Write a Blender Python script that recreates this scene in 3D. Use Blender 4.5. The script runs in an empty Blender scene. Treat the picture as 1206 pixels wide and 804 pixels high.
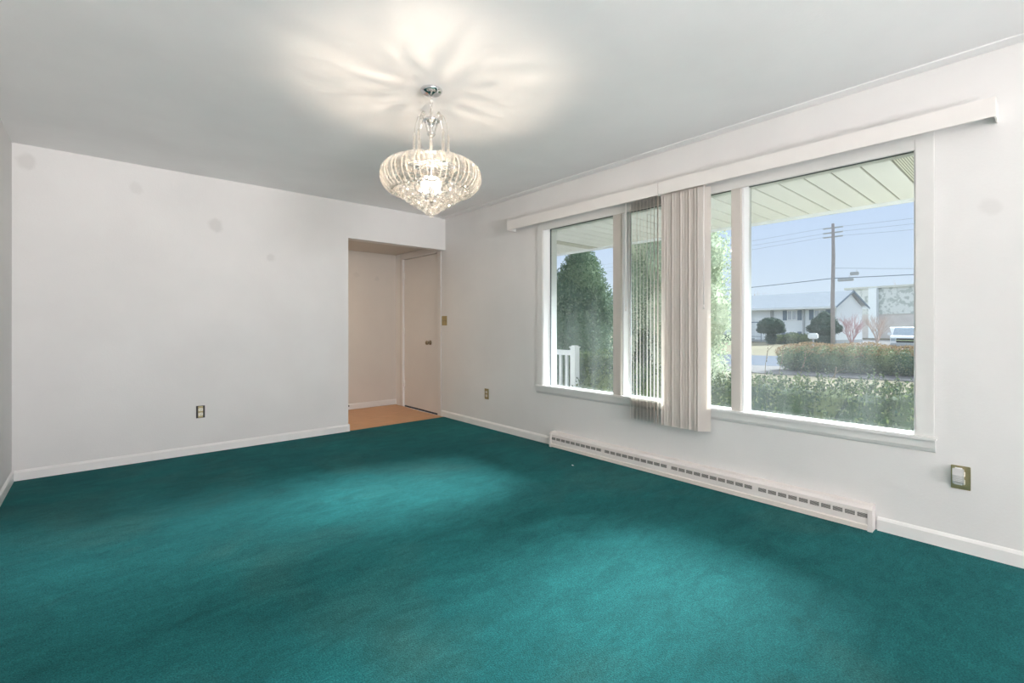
import bpy, bmesh, math, random
import numpy as np
from mathutils import Vector, Matrix

C = bpy.context.scene.collection
scene = bpy.context.scene
PI = math.pi

# ------------------------------------------------------------------ camera
cam_data = bpy.data.cameras.new('camera')
cam_data.sensor_fit = 'HORIZONTAL'
cam_data.sensor_width = 36.0
cam_data.lens = 36.0 * 556.5 / 1206.0
cam_data.shift_y = -18.0 / 1206.0
cam_data.clip_start = 0.05
cam_data.clip_end = 600
cam = bpy.data.objects.new('camera', cam_data)
C.objects.link(cam)
cam.location = (0, 0, 1.117)
cam.rotation_euler = (PI / 2, 0, -math.atan2(487, 556.5))
scene.camera = cam

# ------------------------------------------------------------------ view
scene.view_settings.view_transform = 'Standard'
scene.view_settings.look = 'None'
scene.view_settings.gamma = 1.0
scene.view_settings.exposure = 0.22
scene.view_settings.use_curve_mapping = False

# ------------------------------------------------------------------ world: hazy bright sky, brighter overhead
world = bpy.data.worlds.new('sky')
scene.world = world
world.use_nodes = True
wn = world.node_tree.nodes; wl = world.node_tree.links
wn.clear()
wo = wn.new('ShaderNodeOutputWorld'); wb = wn.new('ShaderNodeBackground')
wt = wn.new('ShaderNodeTexCoord'); ws = wn.new('ShaderNodeSeparateXYZ'); wr = wn.new('ShaderNodeValToRGB')
wl.new(wt.outputs['Generated'], ws.inputs[0]); wl.new(ws.outputs['Z'], wr.inputs[0])
wl.new(wr.outputs[0], wb.inputs[0]); wl.new(wb.outputs[0], wo.inputs[0])
SKY = [(0.0, (.68, .74, .83)), (0.06, (.64, .73, .86)), (0.24, (.53, .65, .89)), (0.36, (.95, 1.08, 1.30)), (0.6, (1.0, 1.1, 1.3)), (1.0, (1.0, 1.1, 1.3))]
SKY_GAIN = 1.25
els = wr.color_ramp.elements
while len(els) < len(SKY): els.new(0.5)
for e, (p, c) in zip(els, SKY):
    e.position = p; e.color = (*[v / 2.5 for v in c], 1)
wb.inputs[1].default_value = 2.0 * SKY_GAIN

# ------------------------------------------------------------------ lights
def area(name, loc, rot, sx, sy, power, col, spread=180):
    l = bpy.data.lights.new(name, 'AREA'); l.shape = 'RECTANGLE'; l.size = sx; l.size_y = sy
    l.energy = power; l.color = col; l.spread = math.radians(spread)
    o = bpy.data.objects.new(name, l); C.objects.link(o); o.location = loc; o.rotation_euler = rot
    return o
# hazy sun over the street side of the house, softened by the overcast
sun = bpy.data.lights.new('hazy_sun', 'SUN'); sun.energy = 22.0; sun.angle = math.radians(22); sun.color = (.93, .98, 1.0)
so = bpy.data.objects.new('hazy_sun', sun); C.objects.link(so)
so.rotation_euler = Vector((-0.885, 0.08, -0.45)).to_track_quat('-Z', 'Y').to_euler()
# unseen fill lamp added behind the camera, set in the rear wall opening
area('rear_fill_light', (.55, -4.46, 1.30), (PI / 2 + math.radians(18), 0, math.radians(3)), 1.9, 1.6, 84, (1.0, .945, .96), 100)
# unseen fill lamp added low in the rear of the room, washing the ceiling
area('ceiling_fill_light', (.10, -3.0, .42), (PI - math.radians(30), 0, math.radians(12)), .9, 1.5, 116, (1.0, .94, .93), 125)
# hallway ceiling lamp round the corner of the opening
area('hallway_lamp_light', (1.55, 5.6, 2.10), (0, 0, 0), .3, .3, 11, (1.0, .80, .58))

# ------------------------------------------------------------------ materials
def nmat(name):
    m = bpy.data.materials.new(name); m.use_nodes = True
    nt = m.node_tree
    return m, nt, nt.nodes.get('Principled BSDF'), nt.nodes.get('Material Output')
def N(nt, typ, **kw):
    n = nt.nodes.new(typ)
    for k, v in kw.items(): setattr(n, k, v)
    return n
def mat(name, col, rough=.6, metal=0, vary=0.06, scale=6, bump=0, bscale=200, spec=.5, trans=0, coat=0):
    m, nt, p, out = nmat(name)
    p.inputs['Roughness'].default_value = rough; p.inputs['Metallic'].default_value = metal
    p.inputs['Specular IOR Level'].default_value = spec
    p.inputs['Transmission Weight'].default_value = trans
    p.inputs['Coat Weight'].default_value = coat
    tc = N(nt, 'ShaderNodeTexCoord'); no = N(nt, 'ShaderNodeTexNoise'); no.inputs['Scale'].default_value = scale; no.inputs['Detail'].default_value = 4
    nt.links.new(tc.outputs['Object'], no.inputs['Vector'])
    r = N(nt, 'ShaderNodeValToRGB')
    r.color_ramp.elements[0].position = .3; r.color_ramp.elements[1].position = .7
    r.color_ramp.elements[0].color = (*[c * (1 - vary) for c in col], 1)
    r.color_ramp.elements[1].color = (*[min(1, c * (1 + vary)) for c in col], 1)
    nt.links.new(no.outputs['Fac'], r.inputs[0]); nt.links.new(r.outputs[0], p.inputs['Base Color'])
    if bump:
        n2 = N(nt, 'ShaderNodeTexNoise'); n2.inputs['Scale'].default_value = bscale; n2.inputs['Detail'].default_value = 3
        nt.links.new(tc.outputs['Object'], n2.inputs['Vector'])
        b = N(nt, 'ShaderNodeBump'); b.inputs['Strength'].default_value = bump; b.inputs['Distance'].default_value = .01
        nt.links.new(n2.outputs['Fac'], b.inputs['Height']); nt.links.new(b.outputs[0], p.inputs['Normal'])
    return m
def leafmat(name, c1, c2, core=None, rough=.7, trans=.10):
    m, nt, p, out = nmat(name)
    g = N(nt, 'ShaderNodeNewGeometry'); r = N(nt, 'ShaderNodeValToRGB')
    r.color_ramp.elements[0].color = (*c1, 1); r.color_ramp.elements[1].color = (*c2, 1)
    nt.links.new(g.outputs['Random Per Island'], r.inputs[0])
    nt.links.new(r.outputs[0], p.inputs['Base Color']); p.inputs['Roughness'].default_value = .9; p.inputs['Specular IOR Level'].default_value = .1
    t = N(nt, 'ShaderNodeBsdfTranslucent'); nt.links.new(r.outputs[0], t.inputs[0])
    mx = N(nt, 'ShaderNodeMixShader'); mx.inputs[0].default_value = trans
    nt.links.new(p.outputs[0], mx.inputs[1]); nt.links.new(t.outputs[0], mx.inputs[2]); nt.links.new(mx.outputs[0], out.inputs[0])
    return m

def wall_paint(name, col, smudges=()):
    """eggshell paint; smudges = world positions of old round hand marks and patches (x,y,z,r,strength)"""
    m, nt, p, out = nmat(name)
    p.inputs['Roughness'].default_value = .55; p.inputs['Specular IOR Level'].default_value = .25
    g = N(nt, 'ShaderNodeNewGeometry')
    no = N(nt, 'ShaderNodeTexNoise'); no.inputs['Scale'].default_value = 1.3; no.inputs['Detail'].default_value = 5; no.inputs['Roughness'].default_value = .55
    nt.links.new(g.outputs['Position'], no.inputs['Vector'])
    r = N(nt, 'ShaderNodeValToRGB'); r.color_ramp.elements[0].position = .32; r.color_ramp.elements[1].position = .66
    r.color_ramp.elements[0].color = (*[c * .955 for c in col], 1); r.color_ramp.elements[1].color = (*[min(1, c * 1.02) for c in col], 1)
    nt.links.new(no.outputs['Fac'], r.inputs[0])
    last = r.outputs[0]
    for (x, y, z, rad, st) in smudges:
        d = N(nt, 'ShaderNodeVectorMath', operation='DISTANCE'); d.inputs[1].default_value = (x, y, z)
        n3 = N(nt, 'ShaderNodeTexNoise'); n3.inputs['Scale'].default_value = 14
        nt.links.new(g.outputs['Position'], n3.inputs['Vector'])
        a = N(nt, 'ShaderNodeVectorMath', operation='SCALE'); a.inputs['Scale'].default_value = .06
        nt.links.new(n3.outputs['Color'], a.inputs[0])
        ad = N(nt, 'ShaderNodeVectorMath', operation='ADD'); nt.links.new(g.outputs['Position'], ad.inputs[0]); nt.links.new(a.outputs[0], ad.inputs[1])
        sb = N(nt, 'ShaderNodeVectorMath', operation='SUBTRACT'); nt.links.new(ad.outputs[0], sb.inputs[0]); sb.inputs[1].default_value = (.03, .03, .03)
        nt.links.new(sb.outputs[0], d.inputs[0])
        mr = N(nt, 'ShaderNodeMapRange'); mr.inputs['From Min'].default_value = rad * .45; mr.inputs['From Max'].default_value = rad
        mr.inputs['To Min'].default_value = st; mr.inputs['To Max'].default_value = 0; mr.interpolation_type = 'SMOOTHSTEP'
        nt.links.new(d.outputs['Value'], mr.inputs['Value'])
        mx = N(nt, 'ShaderNodeMix', data_type='RGBA'); nt.links.new(mr.outputs[0], mx.inputs['Factor'])
        nt.links.new(last, mx.inputs[6]); mx.inputs[7].default_value = (.45, .43, .40, 1)
        last = mx.outputs[2]
    nt.links.new(last, p.inputs['Base Color'])
    n2 = N(nt, 'ShaderNodeTexNoise'); n2.inputs['Scale'].default_value = 90; nt.links.new(g.outputs['Position'], n2.inputs['Vector'])
    b = N(nt, 'ShaderNodeBump'); b.inputs['Strength'].default_value = .06; b.inputs['Distance'].default_value = .01
    nt.links.new(n2.outputs['Fac'], b.inputs['Height']); nt.links.new(b.outputs[0], p.inputs['Normal'])
    return m

WALLC = (.775, .765, .75)
M = {}
M['wall_back'] = wall_paint('wall_paint_back', WALLC, [(-.396, 4.93, 2.319, .07, .28), (.23, 4.93, 2.241, .06, .16), (.789, 4.93, 2.021, .075, .30), (1.243, 4.93, 1.776, .05, .22)])
M['wall_right'] = wall_paint('wall_paint_right', WALLC, [(3.22, .19, 1.69, .055, .16), (3.22, .42, .93, .03, .08)])
M['wall'] = wall_paint('wall_paint', WALLC)
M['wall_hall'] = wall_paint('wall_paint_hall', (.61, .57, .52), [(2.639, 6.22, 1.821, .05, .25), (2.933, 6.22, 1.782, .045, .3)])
M['ceiling'] = wall_paint('ceiling_paint', (.91, .895, .89))
M['trim'] = mat('trim_paint', (.84, .83, .81), .35, vary=.02)
M['casing'] = mat('casing_paint', (.74, .735, .715), .35, vary=.02)
M['door'] = mat('door_paint', (.69, .67, .65), .4, vary=.03, scale=2)
M['gap'] = mat('dark_gap', (.03, .025, .02), .9)
M['vinyl'] = mat('window_vinyl', (.86, .87, .87), .3, vary=.01)
M['taupe'] = mat('taupe_mullion', (.60, .56, .52), .4, vary=.02)
M['gasket'] = mat('rubber_gasket', (.10, .12, .13), .6)
M['brass'] = mat('aged_brass', (.42, .36, .20), .38, metal=.85, vary=.1, scale=40)
M['bronze'] = mat('dark_brass', (.30, .25, .17), .35, metal=.8, vary=.1, scale=40)
M['ivory'] = mat('ivory_plastic', (.78, .74, .64), .35, vary=.02)
M['dark'] = mat('dark_box', (.035, .035, .035), .7)
M['heater'] = mat('heater_enamel', (.83, .78, .75), .35, vary=.03, scale=5)
M['heater_low'] = mat('heater_enamel_low', (.80, .74, .68), .4, vary=.03, scale=5)
M['valance'] = mat('valance_vinyl', (.80, .77, .74), .45, vary=.02)
M['vane'] = mat('vane_vinyl', (.82, .775, .725), .55, vary=.02)
_nt = M['vane'].node_tree; _p = _nt.nodes['Principled BSDF']; _t = _nt.nodes.new('ShaderNodeBsdfTranslucent'); _t.inputs[0].default_value = (.80, .76, .72, 1)
_x = _nt.nodes.new('ShaderNodeMixShader'); _x.inputs[0].default_value = .45
_nt.links.new(_p.outputs[0], _x.inputs[1]); _nt.links.new(_t.outputs[0], _x.inputs[2]); _nt.links.new(_x.outputs[0], _nt.nodes['Material Output'].inputs[0])
M['chrome'] = mat('chrome', (.75, .75, .76), .08, metal=1, vary=.01)
M['crystal_wire'] = mat('silver_wire', (.7, .68, .64), .2, metal=1, vary=.01)

def stripes(name, c1, c2, axis, scale, rough=.5, lo=.45, hi=.55, rot=0, metal=0):
    m, nt, p, out = nmat(name)
    tc = N(nt, 'ShaderNodeTexCoord'); mp = N(nt, 'ShaderNodeMapping'); mp.inputs['Rotation'].default_value = rot if isinstance(rot, tuple) else (0, 0, rot)
    nt.links.new(tc.outputs['Object'], mp.inputs[0])
    w = N(nt, 'ShaderNodeTexWave', bands_direction=axis); w.inputs['Scale'].default_value = scale
    nt.links.new(mp.outputs[0], w.inputs['Vector'])
    r = N(nt, 'ShaderNodeValToRGB'); r.color_ramp.elements[0].position = lo; r.color_ramp.elements[1].position = hi
    r.color_ramp.elements[0].color = (*c1, 1); r.color_ramp.elements[1].color = (*c2, 1)
    nt.links.new(w.outputs['Fac'], r.inputs[0]); nt.links.new(r.outputs[0], p.inputs['Base Color'])
    p.inputs['Roughness'].default_value = rough; p.inputs['Metallic'].default_value = metal
    return m
M['grille'] = stripes('heater_grille', (.13, .12, .11), (.42, .39, .37), 'Z', 45, rot=(0.6, 0, 0))
M['soffit'] = mat('soffit_panel', (.93, .91, .89), .5, vary=.03, scale=3)
M['soffit_vent'] = stripes('soffit_vent_panel', (.25, .24, .20), (.80, .78, .68), 'Y', 22, lo=.15, hi=.35)

def carpet_mat():
    m, nt, p, out = nmat('teal_carpet')
    g = N(nt, 'ShaderNodeNewGeometry'); L = nt.links.new
    def noise(sc, det=4, ro=.5, stretch=None, rot=0, dist=0):
        mp = N(nt, 'ShaderNodeMapping'); L(g.outputs['Position'], mp.inputs[0])
        mp.inputs['Rotation'].default_value = (0, 0, rot)
        if stretch: mp.inputs['Scale'].default_value = stretch
        n = N(nt, 'ShaderNodeTexNoise'); n.inputs['Scale'].default_value = sc; n.inputs['Detail'].default_value = det
        n.inputs['Roughness'].default_value = ro; n.inputs['Distortion'].default_value = dist
        L(mp.outputs[0], n.inputs['Vector']); return n.outputs['Fac']
    def rng(v, a, b, c, d):
        r = N(nt, 'ShaderNodeMapRange'); r.inputs['From Min'].default_value = a; r.inputs['From Max'].default_value = b
        r.inputs['To Min'].default_value = c; r.inputs['To Max'].default_value = d; L(v, r.inputs['Value']); return r.outputs[0]
    def mul(a, b):
        n = N(nt, 'ShaderNodeMath', operation='MULTIPLY'); L(a, n.inputs[0]); L(b, n.inputs[1]); return n.outputs[0]
    # pile brushed in different directions
    v = mul(rng(noise(1.1, 5, .6, dist=.6), .3, .7, .76, 1.22), rng(noise(4, 6, .7, (1, 2.2, 1), .7, 1.0), .3, .7, .76, 1.20))
    v = mul(v, rng(noise(170, 2, .7), .28, .72, .52, 1.48))
    v = mul(v, rng(noise(45, 4, .65), .3, .7, .84, 1.16))
    # worn brownish traffic stains
    st = rng(noise(.75, 4, .6, rot=.4, dist=.3), .50, .72, 0, .55)
    mx = N(nt, 'ShaderNodeMix', data_type='RGBA'); L(st, mx.inputs['Factor'])
    mx.inputs[6].default_value = (.0108, .101, .104, 1); mx.inputs[7].default_value = (.046, .088, .070, 1)
    sc = N(nt, 'ShaderNodeVectorMath', operation='SCALE'); L(mx.outputs[2], sc.inputs[0]); L(v, sc.inputs['Scale'])
    L(sc.outputs[0], p.inputs['Base Color'])
    p.inputs['Roughness'].default_value = .95; p.inputs['Specular IOR Level'].default_value = .08
    p.inputs['Sheen Weight'].default_value = .12; p.inputs['Sheen Roughness'].default_value = .4
    p.inputs['Sheen Tint'].default_value = (.25, .85, .9, 1)
    b = N(nt, 'ShaderNodeBump'); b.inputs['Strength'].default_value = .5; b.inputs['Distance'].default_value = .006
    L(noise(220, 2, .6), b.inputs['Height']); L(b.outputs[0], p.inputs['Normal'])
    return m
M['carpet'] = carpet_mat()

def wood_mat():
    m, nt, p, out = nmat('hall_laminate')
    g = N(nt, 'ShaderNodeNewGeometry'); L = nt.links.new
    mp = N(nt, 'ShaderNodeMapping'); L(g.outputs['Position'], mp.inputs[0]); mp.inputs['Scale'].default_value = (1, 9, 1)
    n = N(nt, 'ShaderNodeTexNoise'); n.inputs['Scale'].default_value = 5; n.inputs['Detail'].default_value = 6; L(mp.outputs[0], n.inputs['Vector'])
    r = N(nt, 'ShaderNodeValToRGB'); r.color_ramp.elements[0].position = .3; r.color_ramp.elements[1].position = .7
    r.color_ramp.elements[0].color = (.48, .25, .12, 1); r.color_ramp.elements[1].color = (.64, .36, .18, 1)
    L(n.outputs['Fac'], r.inputs[0]); L(r.outputs[0], p.inputs['Base Color']); p.inputs['Roughness'].default_value = .4
    return m
M['wood'] = wood_mat()

def glass_mat():
    """window glass with a thin film of dust that also paints in outdoor haze"""
    m, nt, p, out = nmat('dusty_hazed_glass'); L = nt.links.new
    nt.nodes.remove(p)
    t = N(nt, 'ShaderNodeBsdfTransparent'); t.inputs[0].default_value = (.95, .975, .97, 1)
    gl = N(nt, 'ShaderNodeBsdfGlossy'); gl.inputs['Roughness'].default_value = .02
    fr = N(nt, 'ShaderNodeFresnel'); fr.inputs[0].default_value = 1.25
    m1 = N(nt, 'ShaderNodeMixShader'); L(fr.outputs[0], m1.inputs[0]); L(t.outputs[0], m1.inputs[1]); L(gl.outputs[0], m1.inputs[2])
    d = N(nt, 'ShaderNodeBsdfTranslucent'); d.inputs[0].default_value = (.9, .95, 1, 1)  # pale veil: dust, plus outdoor haze put into the glass
    g = N(nt, 'ShaderNodeNewGeometry'); n = N(nt, 'ShaderNodeTexNoise'); n.inputs['Scale'].default_value = 2.5; n.inputs['Detail'].default_value = 6
    mp = N(nt, 'ShaderNodeMapping'); mp.inputs['Scale'].default_value = (1, 3.5, .7); L(g.outputs['Position'], mp.inputs[0]); L(mp.outputs[0], n.inputs['Vector'])
    r = N(nt, 'ShaderNodeMapRange'); r.inputs['From Min'].default_value = .3; r.inputs['From Max'].default_value = .75
    r.inputs['To Min'].default_value = .003; r.inputs['To Max'].default_value = .017; L(n.outputs['Fac'], r.inputs['Value'])
    m2 = N(nt, 'ShaderNodeMixShader'); L(r.outputs[0], m2.inputs[0]); L(m1.outputs[0], m2.inputs[1]); L(d.outputs[0], m2.inputs[2])
    L(m2.outputs[0], out.inputs[0])
    return m
M['glass'] = glass_mat()
def crystal_mat(name, tr, tint=(1, .97, .93)):
    m, nt, p, out = nmat(name); L = nt.links.new
    nt.nodes.remove(p)
    t = N(nt, 'ShaderNodeBsdfTransparent'); t.inputs[0].default_value = (.97, .96, .94, 1)
    gl = N(nt, 'ShaderNodeBsdfGlossy'); gl.inputs['Roughness'].default_value = .04; gl.inputs[0].default_value = (1, 1, 1, 1)
    lw = N(nt, 'ShaderNodeLayerWeight'); lw.inputs[0].default_value = .28
    m1 = N(nt, 'ShaderNodeMixShader'); L(lw.outputs['Facing'], m1.inputs[0]); L(t.outputs[0], m1.inputs[1]); L(gl.outputs[0], m1.inputs[2])
    d = N(nt, 'ShaderNodeBsdfTranslucent'); d.inputs[0].default_value = (*tint, 1)
    m2 = N(nt, 'ShaderNodeMixShader'); m2.inputs[0].default_value = tr; L(m1.outputs[0], m2.inputs[1]); L(d.outputs[0], m2.inputs[2])
    L(m2.outputs[0], out.inputs[0]); return m
M['petal'] = crystal_mat('crystal_petal', .012)
M['streak_glass'] = crystal_mat('streak_star_frost', .75)  # for the added star that shapes the bulb light
M['ball'] = crystal_mat('crystal_ball', .05)
M['string'] = crystal_mat('crystal_bead', .16)
M['rim'] = crystal_mat('crystal_rim', .11)
def emit(name, col, s):
    m, nt, p, out = nmat(name)
    p.inputs['Base Color'].default_value = (*col, 1); p.inputs['Emission Color'].default_value = (*col, 1); p.inputs['Emission Strength'].default_value = s
    return m
M['bulb'] = emit('lit_bulb', (1, .9, .75), 3)

# ------------------------------------------------------------------ mesh helpers
class MB:
    def __init__(s): s.v = []; s.f = []; s.sm = []
    def add(s, vs, fs, smooth=False):
        o = len(s.v); s.v += [tuple(v) for v in vs]; s.f += [tuple(i + o for i in f) for f in fs]; s.sm += [smooth] * len(fs)
    def box(s, x0, x1, y0, y1, z0, z1, bev=0, rot=None, piv=None):
        if bev <= 0:
            vs = [(x, y, z) for x in (x0, x1) for y in (y0, y1) for z in (z0, z1)]
            fs = [(0, 1, 3, 2), (4, 6, 7, 5), (0, 4, 5, 1), (2, 3, 7, 6), (0, 2, 6, 4), (1, 5, 7, 3)]
        else:
            bm = bmesh.new()
            r = bmesh.ops.create_cube(bm, size=1)
            for v in bm.verts: v.co = Vector(((x0 + x1) / 2 + v.co.x * (x1 - x0), (y0 + y1) / 2 + v.co.y * (y1 - y0), (z0 + z1) / 2 + v.co.z * (z1 - z0)))
            bmesh.ops.bevel(bm, geom=bm.edges[:], offset=bev, segments=2, affect='EDGES')
            bm.verts.index_update()
            vs = [v.co[:] for v in bm.verts]; fs = [[v.index for v in f.verts] for f in bm.faces]; bm.free()
        if rot is not None:
            p = Vector(piv or (0, 0, 0)); vs = [tuple(rot @ (Vector(v) - p) + p) for v in vs]
        s.add(vs, fs); return s
    def tube(s, pts, r, n=8, cap=True):
        pts = [Vector(p) for p in pts]; rs = r if isinstance(r, (list, tuple)) else [r] * len(pts)
        vs = []; fs = []
        up = None
        for i, p in enumerate(pts):
            t = (pts[min(i + 1, len(pts) - 1)] - pts[max(i - 1, 0)]).normalized()
            if up is None: up = Vector((0, 0, 1)) if abs(t.z) < .9 else Vector((1, 0, 0))
            a = t.cross(up).normalized(); b = a.cross(t).normalized(); up = b
            for k in range(n):
                an = 2 * PI * k / n; vs.append(p + (a * math.cos(an) + b * math.sin(an)) * rs[i])
        for i in range(len(pts) - 1):
            for k in range(n):
                k2 = (k + 1) % n; fs.append((i * n + k, i * n + k2, (i + 1) * n + k2, (i + 1) * n + k))
        if cap:
            fs.append(tuple(range(n))[::-1]); fs.append(tuple((len(pts) - 1) * n + k for k in range(n)))
        s.add(vs, fs, n > 6); return s
    def lathe(s, prof, c=(0, 0, 0), n=24, axis='Z'):
        vs = []; fs = []
        for (r, z) in prof:
            for k in range(n):
                a = 2 * PI * k / n; q = (r * math.cos(a), r * math.sin(a), z)
                if axis == 'X': q = (z, q[0], q[1])
                if axis == 'Y': q = (q[0], z, q[1])
                vs.append((q[0] + c[0], q[1] + c[1], q[2] + c[2]))
        for i in range(len(prof) - 1):
            for k in range(n):
                k2 = (k + 1) % n; fs.append((i * n + k, i * n + k2, (i + 1) * n + k2, (i + 1) * n + k))
        fs.append(tuple(range(n))[::-1]); fs.append(tuple((len(prof) - 1) * n + k for k in range(n)))
        s.add(vs, fs, True); return s
    def sphere(s, c, r, sz=None, n=12, m=8):
        sz = sz or (1, 1, 1); vs = []; fs = []
        for i in range(1, m):
            ph = PI * i / m
            for k in range(n):
                a = 2 * PI * k / n; vs.append((c[0] + r * sz[0] * math.sin(ph) * math.cos(a), c[1] + r * sz[1] * math.sin(ph) * math.sin(a), c[2] + r * sz[2] * math.cos(ph)))
        t = len(vs); vs.append((c[0], c[1], c[2] + r * sz[2])); vs.append((c[0], c[1], c[2] - r * sz[2]))
        for i in range(m - 2):
            for k in range(n):
                k2 = (k + 1) % n; fs.append((i * n + k, (i + 1) * n + k, (i + 1) * n + k2, i * n + k2))
        for k in range(n):
            k2 = (k + 1) % n; fs.append((t, k, k2)); fs.append((t + 1, (m - 2) * n + k2, (m - 2) * n + k))
        s.add(vs, fs, True); return s
    def prism(s, poly, d, ax='X'):
        """poly: list of 3-d points (one plane); extruded by vector d"""
        n = len(poly); vs = [tuple(p) for p in poly] + [tuple(Vector(p) + Vector(d)) for p in poly]
        fs = [tuple(range(n))[::-1], tuple(range(n, 2 * n))] + [(i, (i + 1) % n, n + (i + 1) % n, n + i) for i in range(n)]
        s.add(vs, fs); return s
    def build(s, name, material, parent=None, loc=None, rz=0):
        me = bpy.data.meshes.new(name); me.from_pydata(s.v, [], s.f); me.update()
        for p, q in zip(me.polygons, s.sm): p.use_smooth = q
        bm = bmesh.new(); bm.from_mesh(me); bmesh.ops.recalc_face_normals(bm, faces=bm.faces); bm.to_mesh(me); bm.free()
        me.materials.append(material)
        o = bpy.data.objects.new(name, me); C.objects.link(o)
        if parent is not None: o.parent = parent
        if loc: o.location = loc
        if rz: o.rotation_euler.z = rz
        return o
def tag(o, label=None, cat=None, group=None, kind=None):
    if label: o['label'] = label
    if cat: o['category'] = cat
    if group: o['group'] = group
    if kind: o['kind'] = kind
    return o
def empty(name, loc=(0, 0, 0), rz=0):
    o = bpy.data.objects.new(name, None); C.objects.link(o); o.location = loc; o.rotation_euler = (0, 0, rz); o.empty_display_size = .1; return o
def thing(name, label, cat, loc=(0, 0, 0), rz=0, group=None): return tag(empty(name, loc, rz), label, cat, group)
def struct(o, label=None): return tag(o, label, None, None, 'structure')

# ------------------------------------------------------------------ room shell
XL, XR, YB, YR, ZC = -.47, 3.22, 4.93, -4.5, 2.44
T = .18                                  # outer wall thickness
WY0, WY1, WZ0, WZ1 = .471, 3.221, .530, 2.068      # picture window opening
def wallface(name, boxes, m):
    b = MB()
    for q in boxes: b.box(*q)
    return struct(b.build(name, m))
wallface('floor', [(XL - .1, XR, YR - .1, YB + .01, -.12, 0)], M['carpet'])
wallface('floor_hall', [(-1.2, XR, YB + .012, 6.22, -.12, -.006)], M['wood'])
wallface('ceiling', [(XL - .1, XR + T, YR - .1, YB + .12, ZC, ZC + .12)], M['ceiling'])
wallface('ceiling_hall', [(-1.2, XR + T, YB + .121, 6.34, 2.135, 2.25)], M['wall_hall'])
wallface('wall_left', [(XL - .12, XL, YR, YB, 0, ZC)], M['wall'])
wallface('wall_back', [(XL, 2.0, YB, YB + .12, 0, ZC), (2.0, XR, YB, YB + .12, 2.055, ZC)], M['wall_back'])
wallface('wall_hall_back', [(-1.2, XR, 6.22, 6.34, -.01, 2.2)], M['wall_hall'])
wallface('wall_hall_left', [(-1.32, -1.2, YB + .12, 6.34, -.01, 2.2)], M['wall_hall'])
wallface('wall_right', [
    (XR, XR + T, YR, WY0, -.1, ZC), (XR, XR + T, WY0, WY1, -.1, WZ0), (XR, XR + T, WY0, WY1, WZ1, ZC),
    (XR, XR + T, WY1, 5.09, -.1, ZC), (XR, XR + T, 5.09, 6.0, 2.06, ZC), (XR, XR + T, 6.0, 6.34, -.1, ZC)], M['wall_right'])
# rear wall, behind the camera, with a wide opening invented to let fill light in
wallface('wall_rear', [(XL, XR, YR - .12, YR, 0, .4), (XL, XR, YR - .12, YR, 2.1, ZC), (XL, -.15, YR - .12, YR, .4, 2.1), (2.85, XR, YR - .12, YR, .4, 2.1)], M['wall'])
# baseboards
def base(name, x0, x1, y0, y1, side):
    b = MB(); h = .075; t = .012
    if side == 'X-':   # on wall at x1, facing -X
        prof = [(0, 0), (-t, 0), (-t, h * .78), (-t * .45, h * .93), (0, h)]
        b.prism([(x1 + p, y0, q) for p, q in prof], (0, y1 - y0, 0))
    if side == 'X+':
        prof = [(0, 0), (t, 0), (t, h * .78), (t * .45, h * .93), (0, h)]
        b.prism([(x0 + p, y0, q) for p, q in prof], (0, y1 - y0, 0))
    if side == 'Y-':
        prof = [(0, 0), (-t, 0), (-t, h * .78), (-t * .45, h * .93), (0, h)]
        b.prism([(x0, y1 + p, q) for p, q in prof], (x1 - x0, 0, 0))
    return struct(b.build(name, M['trim']))
base('baseboard_back', XL + .012, 2.0, 0, YB, 'Y-')
base('baseboard_left', XL, 0, YR, YB, 'X+')
base('baseboard_right', 0, XR, YR, .63, 'X-')
base('baseboard_right_far', 0, XR, 3.10, 5.0, 'X-')
base('baseboard_hall', -1.2, XR, 0, 6.22, 'Y-').data.materials[0] = M['door']
struct(MB().box(3.135, XR, YR, YB, ZC - .007, ZC + .001, .002).build('trim_1', M['ceiling']))
# white corner return of the back wall baseboard at the opening
struct(MB().box(2.0, 2.012, YB - .012, YB + .12, 0, .075).build('trim_2', M['trim']))

# ------------------------------------------------------------------ hall door (front door), hinged at the far side
dr = struct(empty('door_1', (XR, 5.545, 0)))
b = MB()
b.box(.012, .055, -.445, .445, .014, 2.040, .003); b.build('door_slab', M['door'], dr)
b = MB(); b.box(-.014, 0, -.535, -.455, 0, 2.135, .004).box(-.014, 0, .455, .535, 0, 2.135, .004).box(-.014, 0, -.455, .455, 2.05, 2.125, .004)
b.box(-.008, .17, -.455, -.4495, 0, 2.05).box(-.008, .17, .4495, .455, 0, 2.05).box(-.008, .17, -.455, .455, 2.045, 2.05)
b.build('door_casing', M['door'], dr)
MB().box(.02, .17, -.449, .449, -.01, .006).build('threshold', M['dark'], dr)
b = MB(); b.lathe([(.031, 0), (.031, -.006), (.014, -.010), (.012, -.030), (.025, -.038), (.029, -.052), (.024, -.064), (.008, -.068)], (.012, -.249, .905), 20, 'X')
b.build('door_knob', M['bronze'], dr)
for z in (.32, 1.05, 1.82):
    MB().box(.004, .014, .425, .452, z - .045, z + .045, .001).tube([(.004, .447, z - .05), (.004, .447, z + .05)], .006, 8).build('hinge', M['casing'], dr)
tag(MB().sphere((2.52, 6.205, .05), .012).tube([(2.52, 6.22, .05), (2.52, 6.20, .05)], .006).build('door_stop', M['dark']), 'small dark door stop low on the hallway wall', 'door stop')

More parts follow.
